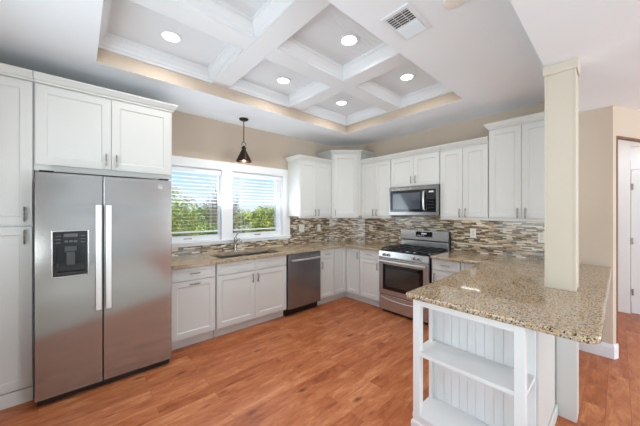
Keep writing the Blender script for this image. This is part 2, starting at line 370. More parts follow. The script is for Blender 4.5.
# ceilings: kitchen ceiling frame around the tray, the lower ceiling beyond the column
TX0, TX1, TY0, TY1 = -3.865, -.775, -2.53, -.76
ZB, ZC = 2.85, 2.975
b = MB()
t = .012; hx0, hx1, hy0, hy1 = TX0, TX1, TY0, TY1; HT = HK+.0015
b.box(-4.87, hx0, -3.325, 0, HK, HT).box(hx1, 0, -3.325, 0, HK, HT).box(hx0, hx1, -3.325, hy0, HK, HT).box(hx0, hx1, hy1, 0, HK, HT)
b.box(-4.87, 2.7, -8.58, -3.325, HL, 2.85).box(.12, 2.7, -3.325, -2.5, 2.75, 2.85)
b.box(-5.0, 2.8, -8.7, .1, 3.05, 3.1)
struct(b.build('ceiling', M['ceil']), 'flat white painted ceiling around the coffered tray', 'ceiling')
t = .012
b = MB().box(TX0, TX1, TY1, TY1+t, HT+.0003, ZB).box(TX0, TX1, TY0-t, TY0, HT+.0003, ZB).box(TX0-t, TX0, TY0-t, TY1+t, HT+.0003, ZB).box(TX1, TX1+t, TY0-t, TY1+t, HT+.0003, ZB)
struct(b.build('wall_tray', M['tan']), 'narrow tan band around the foot of the ceiling tray', 'wall')
b = MB().box(TX0-.06, TX1+.06, TY0-.06, TY1+.06, ZC, ZC+.03)
struct(b.build('ceiling_coffer', M['bead_ceil']), 'white beadboard ceiling inside the coffers', 'ceiling')
BX = [TX0, -2.91, -2.74, -1.885, -1.715, TX1]; BY = [TY0, -1.735, -1.565, TY1]
b = MB()
b.box(BX[1], BX[2], TY0, TY1, ZB, ZC).box(BX[3], BX[4], TY0, TY1, ZB, ZC)
for i in (0, 2, 4): b.box(BX[i], BX[i+1], BY[1], BY[2], ZB+.0005, ZC)
for x0, x1, y0, y1 in ((TX0-.05, TX0, TY0-.05, TY1+.05), (TX1, TX1+.05, TY0-.05, TY1+.05), (TX0, TX1, TY0-.05, TY0), (TX0, TX1, TY1, TY1+.05)): b.box(x0, x1, y0, y1, ZB, ZC)
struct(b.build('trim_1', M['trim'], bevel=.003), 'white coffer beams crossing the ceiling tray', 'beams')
b = MB()
prof = [(0, 0), (.012, 0), (.012, .022), (.020, .030), (.026, .050), (.050, .085), (.058, .092), (.058, .108), (.064, .112), (.064, .124), (0, .124)]
for i in (0, 2, 4):
    for j in (0, 2):
        b.sweep(prof, [(BX[i], BY[j]), (BX[i+1], BY[j]), (BX[i+1], BY[j+1]), (BX[i], BY[j+1])], ZB + .001, True)
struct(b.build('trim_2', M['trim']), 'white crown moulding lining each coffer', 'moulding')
# baseboards
BP = [(0, 0), (.016, 0), (.016, .11), (.010, .135), (0, .14)]
b = MB().sweep(BP, [(.12, -3.673), (.052, -3.673), (0, -3.65), (0, -3.39)][::1], 0)
# travel so that "left" points out of the wall
b2 = MB().sweep(BP, [(0, -3.392), (0, -3.65), (.052, -3.673), (.118, -3.673)][::-1], 0)
b.bm.free()
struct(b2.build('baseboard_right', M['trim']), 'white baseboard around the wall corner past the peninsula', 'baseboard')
# hall door with transom
DY0, DY1 = -4.70, -3.81
b = MB().box(1.93, 1.975, -3.80, -3.672, 0, 2.60).box(1.93, 1.975, -4.70, -3.80, 2.40, 2.60).box(1.93, 1.975, -4.70, -3.80, 2.07, 2.205)
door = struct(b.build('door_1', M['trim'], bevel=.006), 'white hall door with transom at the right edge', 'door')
MB().box(1.955, 1.965, -4.70, -3.80, 2.205, 2.40).build('transom_pane', mat('frosted_transom', srgb(224, 226, 230), .2), door)
b = MB().box(1.95, 1.985, -4.69, -3.812, .012, 2.06)
for z0, z1 in ((.2, .95), (1.1, 1.9)): b.box(1.942, 1.95, -4.6, -3.95, z0, z1)
MB().bm.free(); dl = b.build('door_leaf', M['trim'], door)
for z in (.315, 1.047, 1.825): MB().tube([(1.935, -3.822, z-.045), (1.935, -3.822, z+.045)], .011, 8).build('hinge', M['chrome'], door)

lt = thing('added_hall_light', 'unseen round ceiling light added to brighten the hall', 'ceiling light', (1.2, -4.0, HL))  # fixture added out of view to light the dark hall
MB().lathe([(0, -.0005), (.12, -.0005), (.12, -.02), (.10, -.05), (0, -.06)], seg=28).build('shade', M['bulb'], lt, smooth=True)
hl = bpy.data.lights.new('hall_fill_lamp', 'POINT'); hl.energy = 9; hl.shadow_soft_size = .1; ho = bpy.data.objects.new('hall_fill_lamp', hl); COL.objects.link(ho); ho.parent = lt; ho.location = (0, 0, -.2)
# ------------------------------------------------------------------ kitchen window
b = MB()
b.box(WX1, -1.352, -.022, 0, 1.07, 2.052).box(-3.485, WX0, -.022, 0, 1.07, 2.052).box(-3.485, -1.352, -.026, 0, 2.052, 2.162)
b.box(-3.485, -1.352, -.026, 0, 1.025, 1.07)
b.box(-3.50, -1.340, -.045, .0, 1.062, 1.078)
b.box(-2.50, -2.342, -.012, .10, WZ0, WZ1)
for x0, x1 in ((WX0, WX0+.006), (WX1-.006, WX1)): b.box(x0, x1, 0, .12, WZ0, WZ1)
b.box(WX0, WX1, 0, .12, WZ0, WZ0+.008).box(WX0, WX1, 0, .12, WZ1-.006, WZ1)
win = struct(b.build('window_1', M['vinyl'], bevel=.003), 'white cased double window over the sink', 'window')
for x0, x1, f, fr_ in ((WX0+.006, -2.50, .035, .028), (-2.342, WX1-.006, .028, .085)):
    za, zb = WZ0+.008, WZ1-.006
    s_ = MB().box(x0, x0+f, .052, .092, za, zb).box(x1-fr_, x1, .052, .092, za, zb).box(x0+f, x1-fr_, .052, .092, za, za+.075).box(x0+f, x1-fr_, .052, .092, zb-.04, zb)
    so = s_.build('sash', M['vinyl'], win, bevel=.003)
    MB().box(x0+f, x1-fr_, .070, .074, za+.075, zb-.04).build('pane', M['pane'], so)
    MB().box((x0+x1)/2-.05, (x0+x1)/2+.05, .045, .052, za+.03, za+.045).build('latch', M['nickel'], so)
def blind(x0, x1, label):
    t = thing('window_blind', label, 'blind', ((x0+x1)/2, .022, 1.16), 0, 'white blinds on the sink window')
    w_ = (x1-x0)/2
    top = 2.03 - 1.16
    MB().box(-w_, w_, -.022, .022, top-.055, top).build('headrail', M['slat'], t, bevel=.003)
    MB().box(-w_+.01, w_-.01, -.021, .021, .035, .055).build('bottom_rail', M['slat'], t, bevel=.003)
    z = .10; src = None
    n_ = 0
    while z < top-.075:
        if src is None:
            s = MB(); pts = []
            for k in range(5):
                yy = -.021 + .0105*k; zz = .0012*(1-((k-2)/2)**2)
                pts.append((yy, zz))
            for xa, xb in ((-w_+.008, w_-.008),):
                va = [s.bm.verts.new((xa, y, z_)) for y, z_ in pts] + [s.bm.verts.new((xa, y, z_-.0015)) for y, z_ in pts[::-1]]
                vb = [s.bm.verts.new((xb, y, z_)) for y, z_ in pts] + [s.bm.verts.new((xb, y, z_-.0015)) for y, z_ in pts[::-1]]
                k = len(va)
                for j in range(k): s.bm.faces.new([va[j], va[(j+1) % k], vb[(j+1) % k], vb[j]])
                s.bm.faces.new(va[::-1]); s.bm.faces.new(vb)
            src = s.build('slat', M['slat'], t, (0, 0, z)); src.rotation_euler = (R(-4), 0, 0)
        else:
            o = src.copy(); COL.objects.link(o); o.location = (0, 0, z)
        z += .0475
    for x in (-w_*.68, w_*.68):
        c = MB()
        for y in (-.0225, .0225): c.tube([(x, y, .05), (x, y, top-.05)], .0018, 5)
        c.build('ladder_cord', M['slat'], t)
blind(WX0+.02, -2.508, 'white slatted blind on the left window sash, beside the refrigerator')
blind(-2.334, WX1-.02, 'white slatted blind on the right window sash, beside the upper cabinets')

# ------------------------------------------------------------------ cabinet builders (local frame: front faces -y, wall at y = 0)
def handle_v(par, x, z, yf, L=.10):
    b = MB()
    b.tube([(x, yf, z-L/2+.008), (x, yf-.022, z-L/2+.008)], .0045, 8).tube([(x, yf, z+L/2-.008), (x, yf-.022, z+L/2-.008)], .0045, 8)
    b.tube([(x, yf-.020, z-L/2-.006), (x, yf-.024, z-L/2+.012), (x, yf-.026, z-.012), (x, yf-.027, z), (x, yf-.026, z+.012), (x, yf-.024, z+L/2-.012), (x, yf-.020, z+L/2+.006)], [.004, .006, .0045, .0075, .0045, .006, .004], 8)
    return b.build('handle', M['nickel'], par, smooth=True)
def handle_h(par, x, z, yf, L=.10):
    b = MB()
    b.tube([(x-L/2+.008, yf, z), (x-L/2+.008, yf-.022, z)], .0045, 8).tube([(x+L/2-.008, yf, z), (x+L/2-.008, yf-.022, z)], .0045, 8)
    b.tube([(x-L/2-.006, yf-.020, z), (x-L/2+.012, yf-.024, z), (x-.012, yf-.026, z), (x, yf-.027, z), (x+.012, yf-.026, z), (x+L/2-.012, yf-.024, z), (x+L/2+.006, yf-.020, z)], [.004, .006, .0045, .0075, .0045, .006, .004], 8)
    return b.build('handle', M['nickel'], par, smooth=True)
def front(par, name, x0, x1, z0, z1, yf, rail=.058, hand=None):
    """shaker front: raised frame, sunk flat panel"""
    g = .0018; x0 += g; x1 -= g; z0 += g; z1 -= g; y1 = yf + .02; k = .009
    b = MB()
    b.box(x0, x0+rail, yf, y1, z0, z1).box(x1-rail, x1, yf, y1, z0, z1).box(x0+rail, x1-rail, yf, y1, z0, z0+rail).box(x0+rail, x1-rail, yf, y1, z1-rail, z1)
    b.box(x0+rail, x1-rail, yf+k, y1, z0+rail, z1-rail)
    # small sloping bead between frame and panel
    s = .008; xa, xb, za, zb = x0+rail, x1-rail, z0+rail, z1-rail
    o = [b.bm.verts.new(p) for p in ((xa, yf+.001, za), (xb, yf+.001, za), (xb, yf+.001, zb), (xa, yf+.001, zb))]
    i = [b.bm.verts.new(p) for p in ((xa+s, yf+k, za+s), (xb-s, yf+k, za+s), (xb-s, yf+k, zb-s), (xa+s, yf+k, zb-s))]
    for j in range(4): b.bm.faces.new([o[j], o[(j+1) % 4], i[(j+1) % 4], i[j]])
    d = b.build(name, M['cab'], par)
    if hand:
        kind, hx, hz = hand
        (handle_v if kind == 'v' else handle_h)(d, hx, hz, yf)
    return d
CROWN = [(0, 0), (.008, 0), (.010, .014), (.020, .022), (.040, .050), (.046, .056), (.046, .070), (0, .070)]
def crown(par, x0, x1, yf, z, left=False, right=False, back=-.004):
    p = ([(x1, back)] if right else []) + [(x1, yf), (x0, yf)] + ([(x0, back)] if left else [])
    MB().sweep(CROWN, p, z).build('crown', M['cab'], par)
YD = -.62                                                 # base door plane
def base_cab(name, label, loc, rz, w, items, toe=True, back=-.004, grp='base cabinets along the walls', hollow=False):
    t = thing(name, label, 'cabinet', loc, rz, grp)
    if hollow:      # open box, so that the sink bowls hang inside it
        b = MB().box(.001, .019, YD+.021, back, .105, .876).box(w-.019, w-.001, YD+.021, back, .105, .876).box(.019, w-.019, YD+.021, back, .105, .123)
        b.box(.019, w-.019, back-.012, back, .123, .876).box(.019, w-.019, YD+.021, YD+.039, .123, .876).build('carcass', M['cab'], t)
    else: MB().box(.001, w-.001, YD+.021, back, .105, .876).build('carcass', M['cab'], t)
    if toe: MB().box(.001, w-.001, -.535, -.515, 0, .105).build('toe_kick', M['cab'], t)
    for it in items:
        front(t, *it[:1], *it[1:5], YD, rail=it[5], hand=it[6])
    return t
GT = 'base cabinets along the walls'
ZD0, ZD1, ZW0, ZW1 = .125, .728, .738, .868
# window wall
w1 = .466
base_cab('base_cabinet', 'white base cabinet with two horizontal pulls, directly right of the refrigerator', (-3.276, 0, 0), 0, w1,
    [('drawer', .004, w1-.008, ZW0, ZW1, .034, ('h', w1/2, .803)), ('door', .004, w1-.008, ZD0, ZD1, .058, ('h', w1/2, .690))])
w2 = .972
base_cab('sink_cabinet', 'wide white two-door base cabinet under the sink', (-2.806, 0, 0), 0, w2,
    [('drawer_front', .006, w2/2, ZW0, ZW1, .034, None), ('drawer_front', w2/2, w2-.006, ZW0, ZW1, .034, None),
     ('door', .006, w2/2, ZD0, ZD1, .058, ('v', w2/2-.035, .64)), ('door', w2/2, w2-.006, ZD0, ZD1, .058, ('v', w2/2+.035, .64))], hollow=True)
w3 = .300
base_cab('base_cabinet', 'narrow white base cabinet with drawer, right of the dishwasher', (-1.208, 0, 0), 0, w3,
    [('drawer', .004, w3-.003, ZW0, ZW1, .034, ('h', w3/2, .803)), ('door', .004, w3-.003, ZD0, ZD1, .05, ('v', .03, .64))])
# corner base: one L-shaped carcass, a leaf on either side of the inner corner
t = thing('corner_base_cabinet', 'white corner base cabinet with two tall door leaves meeting at the inner corner', 'cabinet', (0, 0, 0), 0, GT)
MB().prism([(-.905, -.004), (-.43, -.004), (-.006, -.53), (-.006, -.905), (-.599, -.905), (-.599, -.599), (-.905, -.599)], .105, .876).build('carcass', M['cab'], t)
MB().prism([(-.905, -.535), (-.535, -.535), (-.535, -.905), (-.515, -.905), (-.515, -.515), (-.905, -.515)], 0, .105).build('toe_kick', M['cab'], t)
front(t, 'door', -.903, -.622, ZD0, ZW1, YD, rail=.055)
e2 = front(t, 'door', .622, .903, ZD0, ZW1, YD, rail=.055, hand=('v', .875, .76)); e2.rotation_euler = (0, 0, -math.pi/2)
w5 = .398
base_cab('base_cabinet', 'white base cabinet with drawer, left of the stove', (0, -.907, 0), -math.pi/2, w5,
    [('drawer', .003, w5-.008, ZW0, ZW1, .034, ('h', w5/2, .803)), ('door', .003, w5-.008, ZD0, ZD1, .055, ('v', w5-.045, .64))], back=-.006)
w6 = .352
base_cab('base_cabinet', 'white base cabinet with drawer, right of the stove', (0, -2.088, 0), -math.pi/2, w6,
    [('drawer', .006, w6-.003, ZW0, ZW1, .034, ('h', w6/2, .803)), ('door', .006, w6-.003, ZD0, ZD1, .055, ('v', .045, .64))], back=-.006)
# blind corner and peninsula run
t = thing('corner_base_cabinet', 'white corner base cabinet where the peninsula meets the wall', 'cabinet', (0, -2.442, 0), -math.pi/2, GT)
MB().box(.001, .94, YD+.021, -.02, .105, .876).build('carcass', M['cab'], t)
MB().box(.001, .31, -.535, -.515, 0, .105).build('toe_kick', M['cab'], t)
front(t, 'drawer', .003, .285, ZW0, ZW1, YD, .034, None); front(t, 'door', .003, .285, ZD0, ZD1, YD, .05, None)
t = thing('peninsula_cabinet', 'long white peninsula cabinet under the granite bar, behind the open shelves', 'cabinet', (-.625, -3.385, 0), math.pi, GT)
MB().box(.001, 1.383, YD-.005, -.001, .105, .876).build('carcass', M['cab'], t)
MB().box(.10, 1.383, -.54, -.52, 0, .105).build('toe_kick', M['cab'], t)
MB().box(.001, 1.383, -.012, -.0005, 0, .105).build('plinth', M['cab'], t)
MB().box(.79, 1.381, 0, .013, 0, .085).build('base_moulding', M['cab'], t, bevel=.004)
for k in range(3):
    a0 = .08 + .434*k; a1 = a0 + .43
    front(t, 'drawer', a0, a1, ZW0, ZW1, YD-.026, .034, ('h', (a0+a1)/2, .803)); front(t, 'door', a0, a1, ZD0, ZD1, YD-.026, .055, ('v', a1-.04, .64))

# uppers
GU = 'upper wall cabinets'
def upper_cab(name, label, loc, rz, w, z0, z1, doors, left=False, right=False, back=-.006, d=.33, margin=.004, rail=.058):
    t = thing(name, label, 'cabinet', loc, rz, GU)
    zr = z0 + (.026 if z0 < 1.5 else 0)
    MB().box(.001, w-.001, -d, back, zr, z1).build('carcass', M['cab'], t)
    if z0 < 1.5: MB().box(.001, w-.001, -d-.004, -d+.016, z0-.006, zr-.0005).build('light_rail', M['cab'], t)
    for x0, x1, hand in doors: front(t, 'door', x0, x1, zr+margin, z1-.014, -d-.021, rail, hand)
    crown(t, .001 if not left else .0, w-.001, -d-.006, z1-.002, left, right, back)
    return t
UZ0, UZ1, UT = 1.37, 2.292, 2.442
wd = .682
upper_cab('upper_cabinet', 'white two-door upper cabinet right of the window', (-1.396, 0, 0), 0, wd, UZ0, UZ1,
    [(.004, wd/2, ('v', wd/2-.035, 1.455)), (wd/2, wd-.004, ('v', wd/2+.035, 1.455))], left=True)
wd = .594
upper_cab('upper_cabinet', 'white two-door upper cabinet left of the microwave', (0, -.715, 0), -math.pi/2, wd, UZ0, UZ1,
    [(.004, wd/2, ('v', wd/2-.035, 1.455)), (wd/2, wd-.004, ('v', wd/2+.035, 1.455))])
wd = .766
upper_cab('upper_cabinet', 'short white two-door cabinet above the microwave', (0, -1.311, 0), -math.pi/2, wd, 1.842, UZ1,
    [(.004, wd/2, ('v', wd/2-.035, 1.935)), (wd/2, wd-.004, ('v', wd/2+.035, 1.935))])
wd = .574
upper_cab('upper_cabinet', 'white two-door upper cabinet right of the microwave', (0, -2.079, 0), -math.pi/2, wd, UZ0, UZ1,
    [(.004, wd/2, ('v', wd/2-.035, 1.455)), (wd/2, wd-.004, ('v', wd/2+.035, 1.455))])
wd = .640
upper_cab('upper_cabinet', 'tallest right-hand white upper cabinet beside the cream column', (0, -2.655, 0), -math.pi/2, wd, UZ0, UT,
    [(.004, wd/2, ('v', wd/2-.035, 1.455)), (wd/2, wd-.004, ('v', wd/2+.035, 1.455))], left=True)
# diagonal corner upper
t = thing('corner_upper_cabinet', 'tall white single-door upper cabinet set diagonally in the corner', 'cabinet', (0, 0, 0), 0, GU)
MB().prism([(-.712, -.006), (-.43, -.006), (-.006, -.53), (-.006, -.712), (-.352, -.712), (-.366, -.674), (-.712, -.364)], UZ0+.024, 2.464).build('carcass', M['cab'], t)
MB().sweep(CROWN, [(-.006, -.712), (-.352, -.712), (-.366, -.674), (-.712, -.364), (-.712, -.006)], 2.462).build('crown', M['cab'], t)
dw = .4645; ang = -math.atan2(.310, .346)
d = front(t, 'door', .03, dw-.03, UZ0+.028, 2.45, -.021, .058, ('v', .062, 1.455))
d.location = (-.712, -.364, 0); d.rotation_euler = (0, 0, ang)
lr = MB().box(.004, .460, -.004, .014, UZ0-.006, UZ0+.0235).build('light_rail', M['cab'], t); lr.location = (-.712, -.364, 0); lr.rotation_euler = (0, 0, ang)

# pantry and over-fridge cabinet
t = thing('pantry_cabinet', 'tall white pantry cabinet left of the refrigerator', 'cabinet', (-4.862, 0, 0), 0)
pw = .622; YP = -.64
MB().box(.001, pw, YP+.021, -.03, .0, 2.49).build('carcass', M['cab'], t)
MB().box(.001, pw, YP, YP+.02, 0, .105).build('plinth', M['cab'], t)
front(t, 'door', .004, pw-.004, .115, 1.355, YP, .062, ('v', pw-.045, 1.275))
front(t, 'door', .004, pw-.004, 1.368, 2.478, YP, .062, ('v', pw-.045, 1.45))
crown(t, .001, pw-.001, YP+.012, 2.488)
t = thing('upper_cabinet', 'deep white two-door cabinet above the refrigerator', 'cabinet', (-4.238, 0, 0), 0, GU)
fw = .974
MB().box(.001, fw, YP+.021, -.03, 1.795, 2.49).build('carcass', M['cab'], t)
front(t, 'door', .008, .481, 1.842, 2.478, YP, .062, ('v', .444, 1.925)); front(t, 'door', .481, fw-.012, 1.842, 2.478, YP, .062, ('v', .518, 1.925))
crown(t, .001, fw, YP+.012, 2.488, right=True, back=-.03)

# ------------------------------------------------------------------ worktops, splashback
ZT0, ZT1 = .878, .914
b = MB()
SK = (-2.74, -1.86, -.56, -.17)     # sink cut-out
FE = -.657
b.box(-3.30, SK[0], FE, -.002, ZT0, ZT1).box(SK[0], SK[1], FE, SK[2], ZT0, ZT1).box(SK[0], SK[1], SK[3], -.002, ZT0, ZT1)
b.prism([(SK[1], FE), (-.657, FE), (-.657, -1.306), (-.004, -1.306), (-.004, -.525), (-.424, -.002), (SK[1], -.002)], ZT0, ZT1)
tag(b.build('countertop', M['granite']), 'beige speckled granite countertop along the window wall and around the corner', 'countertop')
def rounded(pts, rad):
    out = []; n = len(pts)
    for i, (p, r) in enumerate(zip(pts, rad)):
        if r == 0: out.append(p); continue
        P = Vector(p); a = (Vector(pts[i-1]) - P).normalized(); c = (Vector(pts[(i+1) % n]) - P).normalized()
        ctr = P + (a + c)*r
        s0 = P + a*r - ctr; s1 = P + c*r - ctr
        a0 = math.atan2(s0.y, s0.x); a1 = math.atan2(s1.y, s1.x); da = (a1 - a0 + math.pi) % (2*math.pi) - math.pi
        for k in range(7): out.append((ctr.x + r*math.cos(a0 + da*k/6), ctr.y + r*math.sin(a0 + da*k/6)))
    return out
pen = rounded([(-.004, -2.093), (-.665, -2.093), (-.68, -2.69), (-2.305, -2.71), (-2.292, -3.64), (-.004, -3.643)], [0, 0, .03, .015, .07, 0])
tag(MB().prism(pen, ZT0, ZT1).build('countertop', M['granite'], bevel=.010, seg=3), 'beige speckled granite peninsula top with rounded corner in front of the stove', 'countertop')
b = MB()
b.box(-3.31, -1.352, -.012, -.001, ZT1, 1.024).box(-1.352, -.424, -.012, -.001, ZT1, UZ0)
b.prism([(-.430, -.003), (-.006, -.527), (-.016, -.531), (-.440, -.010)], ZT1, UZ0)
b.box(-.012, -.001, -3.14, -.53, ZT1, UZ0+.022)
tag(b.build('backsplash', M['mosaic']), 'brown and cream mosaic strip tile backsplash behind the worktops', 'backsplash')

# ------------------------------------------------------------------ sink, faucet
t = thing('kitchen_sink', 'undermount stainless double bowl sink below the window', 'sink', (-2.30, -.365, .70))
x0, x1, y0, y1 = -.438, .438, -.193, .193; th = .006
for a0, a1 in ((x0, -.012), (.012, x1)):
    bo = MB().box(a0, a1, y0, y1, 0, th).box(a0, a0+th, y0, y1, th, .17).box(a1-th, a1, y0, y1, th, .17).box(a0+th, a1-th, y0, y0+th, th, .17).box(a0+th, a1-th, y1-th, y1, th, .17)
    o = bo.build('bowl', M['sink_steel'], t, bevel=.002)
    MB().lathe([(0, .002), (.035, .002), (.042, 0), (0, 0)], ((a0+a1)/2, 0, th+.001), 20).build('drain', M['chrome'], o, smooth=True)
MB().box(-.0125, .0125, y0, y1, .1705, .1755).build('divider', M['sink_steel'], t)
t = thing('faucet', 'brushed nickel single lever faucet behind the sink', 'faucet', (-2.345, -.10, ZT1))
MB().lathe([(0, 0), (.032, 0), (.032, .008), (.024, .016), (.022, .05), (.021, .15), (.025, .17), (.024, .19), (0, .20)], seg=20).build('body', M['chrome'], t, smooth=True)
MB().tube([(0, -.005, .12), (0, -.05, .165), (0, -.11, .178), (0, -.165, .165), (0, -.185, .135)], [.016, .015, .014, .014, .015], 12).build('spout', M['chrome'], t, smooth=True)
MB().tube([(0, 0, .195), (.012, -.01, .225), (.035, -.035, .268)], [.012, .009, .006], 10).build('lever', M['chrome'], t, smooth=True)

# ------------------------------------------------------------------ refrigerator
t = thing('refrigerator', 'stainless side by side refrigerator with water dispenser', 'refrigerator', (-4.217, 0, 0))
FW = .906; FF = -.8236
MB().box(.004, FW-.004, -.755, -.045, .03, 1.745).build('body', M['grey_side'], t, bevel=.004)
MB().box(.01, FW-.01, -.745, -.70, 0.0, .03).build('base', M['black'], t)
MB().box(.012, FW-.012, -.79, -.756, .012, .058).build('kick_grille', M['black'], t)
zs0, zs1 = .062, 1.764; gx = .392
def fridge_handle(par, x):
    b = MB(); z0, z1 = .668, 1.525; y = FF
    b.box(x-.019, x+.019, y-.058, y-.036, z0, z1)
    b.box(x-.011, x+.011, y-.037, y-.0005, z0+.02, z0+.05).box(x-.011, x+.011, y-.037, y-.0005, z1-.05, z1-.02)
    return b.build('handle', M['steel_h'], par, bevel=.006, seg=3)
M['steel_h'] = mat('pale_stainless_handle', srgb(226, 226, 225), .38, 1.0)
# freezer door with a real dispenser recess
dx0, dx1, dz0, dz1 = .086, .306, .958, 1.325
b = MB(); a0, a1, yb = .001, gx-.004, -.758
b.box(a0, dx0, FF, yb, zs0, zs1).box(dx1, a1, FF, yb, zs0, zs1).box(dx0, dx1, FF, yb, zs0, dz0).box(dx0, dx1, FF, yb, dz1, zs1)
d = b.build('freezer_door', M['steel'], t)
fridge_handle(d, .362)
disp = MB().box(dx0, dx0+.010, FF-.006, FF+.05, dz0, dz1).box(dx1-.010, dx1, FF-.006, FF+.05, dz0, dz1).box(dx0+.010, dx1-.010, FF-.006, FF+.05, dz0, dz0+.012).box(dx0+.010, dx1-.010, FF-.006, FF+.05, dz1-.012, dz1)
do = disp.build('dispenser', M['chrome'], d, bevel=.003)
b = MB().box(dx0+.010, dx1-.010, FF-.003, FF+.05, 1.20, dz1-.012).box(dx0+.010, dx0+.03, FF-.003, FF+.05, dz0+.012, 1.20).box(dx1-.03, dx1-.010, FF-.003, FF+.05, dz0+.012, 1.20)
b.box(dx0+.03, dx1-.03, FF+.052, FF+.06, dz0+.012, 1.20).box(dx0+.03, dx1-.03, FF-.003, FF+.05, dz0+.012, dz0+.03)
b.build('dispenser_panel', M['glass_black'], d)
M['paddle'] = mat('grey_paddle', srgb(64, 64, 66), .3)
MB().box(dx0+.075, dx1-.075, FF+.006, FF+.05, 1.155, 1.199).build('dispenser_spout', M['paddle'], d, bevel=.004)
MB().box(dx0+.085, dx1-.085, FF+.018, FF+.026, 1.05, 1.154).build('dispenser_paddle', M['paddle'], d, bevel=.003)
MB().box(dx0+.031, dx1-.031, FF-.002, FF+.049, dz0+.0305, dz0+.034).build('drip_tray', M['paddle'], d)
M['btn'] = mat('grey_buttons', srgb(84, 86, 88), .4)
MB().box(.156, .236, FF-.0045, FF-.003, 1.272, 1.296).build('dispenser_display', M['btn'], d)
for k in range(3):
    for xa, xb, za, zb in ((.110, .138, 1.226+.025*k, 1.231+.025*k), (.254, .282, 1.226+.025*k, 1.231+.025*k), (.16+.026*k, .18+.026*k, 1.23, 1.244)): MB().box(xa, xb, FF-.0045, FF-.003, za, zb).build('dispenser_button', M['btn'], d)
d = MB().box(gx+.004, FW-.001, FF, yb, zs0, zs1).build('fridge_door', M['steel'], t, bevel=.004)
fridge_handle(d, .426)
lg = MB().lathe([(0, -.004), (.017, -.004), (.021, -.002), (.021, 0), (0, 0)], (.811, FF, 1.70), 24, 'y').build('emblem', mat('emblem_silver', srgb(205, 205, 203), .3, 1), d, smooth=True)
MB().lathe([(.0125, -.0055), (.0145, -.0055), (.0145, -.004), (.0125, -.004), (.0125, -.0055)], (.811, FF, 1.70), 24, 'y').tube([(.803, FF-.005, 1.702), (.807, FF-.005, 1.708), (.811, FF-.005, 1.702), (.808, FF-.005, 1.694), (.812, FF-.005, 1.693), (.818, FF-.005, 1.702), (.815, FF-.005, 1.707), (.813, FF-.005, 1.700), (.818, FF-.005, 1.693)], .0012, 6).build('emblem_mark', mat('emblem_dark', srgb(90, 90, 92), .4, 1), lg)
MB().box(.02, .10, -.80, -.70, 1.766, 1.782).build('hinge_cover', M['black'], t, bevel=.004)
MB().box(FW-.10, FW-.02, -.80, -.70, 1.766, 1.782).build('hinge_cover', M['black'], t, bevel=.004)

# ------------------------------------------------------------------ dishwasher
t = thing('dishwasher', 'stainless dishwasher with bar handle under the counter', 'dishwasher', (-1.829, 0, 0))
DWW = .614
MB().box(.004, DWW-.006, -.60, -.02, .10, .872).build('body', M['grey_side'], t)
MB().box(.004, DWW-.006, -.56, -.05, 0, .10).build('toe_panel', M['black'], t)
d = MB().box(.010, DWW-.012, -.645, -.602, .108, .868).build('door', M['steel_dark'], t, bevel=.004)
b = MB().tube([(.06, -.645, .79), (.06, -.688, .79)], .008, 8).tube([(DWW-.06, -.645, .79), (DWW-.06, -.688, .79)], .008, 8)
b.tube([(.045, -.686, .79), (.2, -.698, .79), (DWW/2, -.702, .79), (DWW-.2, -.698, .79), (DWW-.045, -.686, .79)], .014, 12)
b.build('handle', M['steel_h'], d, smooth=True)

# ------------------------------------------------------------------ range
t = thing('gas_range', 'stainless freestanding gas range between the base cabinets', 'stove', (0, -1.312, 0), -math.pi/2)
RW = .766
MB().box(.004, RW-.004, -.63, -.03, .03, .895).build('body', M['black'], t)
MB().box(.02, RW-.02, -.60, -.06, 0, .03).build('base', M['black'], t)
dr = MB().box(.006, RW-.006, -.662, -.632, .045, .262).build('drawer', M['steel_range'], t, bevel=.004)
b = MB(); n = 14
for k in range(n):
    xa = .05 + (RW-.1)*k/n; xb = .05 + (RW-.1)*(k+1)/n
    z = lambda x: .225 - .03*(1-((x-RW/2)/(RW/2-.05))**2)
    b.tube([(xa, -.664, z(xa)), (xb, -.664, z(xb))], .006, 6)
b.build('drawer_lip', M['steel_range'], dr, smooth=True)
dz0, dz1 = .272, .795
od = MB().box(.006, RW-.006, -.668, -.632, dz0, dz1).build('oven_door', M['steel_range'], t, bevel=.004)
MB().box(.075, RW-.075, -.673, -.668, .345, .712).build('door_glass_frame', M['glass_black'], od, bevel=.002)
MB().box(.125, RW-.125, -.6755, -.673, .398, .662).build('oven_window', mat('oven_window_glass', srgb(48, 46, 44), .05, 0, .8), od)
b = MB().tube([(.06, -.668, .762), (.06, -.715, .762)], .010, 8).tube([(RW-.06, -.668, .762), (RW-.06, -.715, .762)], .010, 8)
b.tube([(.03, -.712, .762), (.2, -.722, .762), (RW/2, -.726, .762), (RW-.2, -.722, .762), (RW-.03, -.712, .762)], .015, 12)
b.build('handle', M['steel_h'], od, smooth=True)
pf = MB(); A = [(-.668, .800), (-.672, .815), (-.655, .895), (-.632, .898), (-.632, .800)]
vs = [[pf.bm.verts.new((x, y, z)) for y, z in A] for x in (.004, RW-.004)]
for j in range(5): pf.bm.faces.new([vs[0][j], vs[0][(j+1) % 5], vs[1][(j+1) % 5], vs[1][j]])
pf.bm.faces.new(vs[0]); pf.bm.faces.new(vs[1][::-1])
cp = pf.build('control_panel', M['steel_range'], t)
for x in (.10, .17, .57, .64):
    k = MB().lathe([(0, 0), (.024, 0), (.024, -.006), (.019, -.008), (.018, -.030), (0, -.032)], (x, -.663, .848), 20, 'y').build('knob', M['chrome'], t, smooth=True)
    MB().box(x-.004, x+.004, -.700, -.694, .832, .864).build('knob_grip', M['black'], k)
MB().box(.004, RW-.004, -.645, -.075, .896, .912).build('cooktop', M['glass_black'], t, bevel=.003)
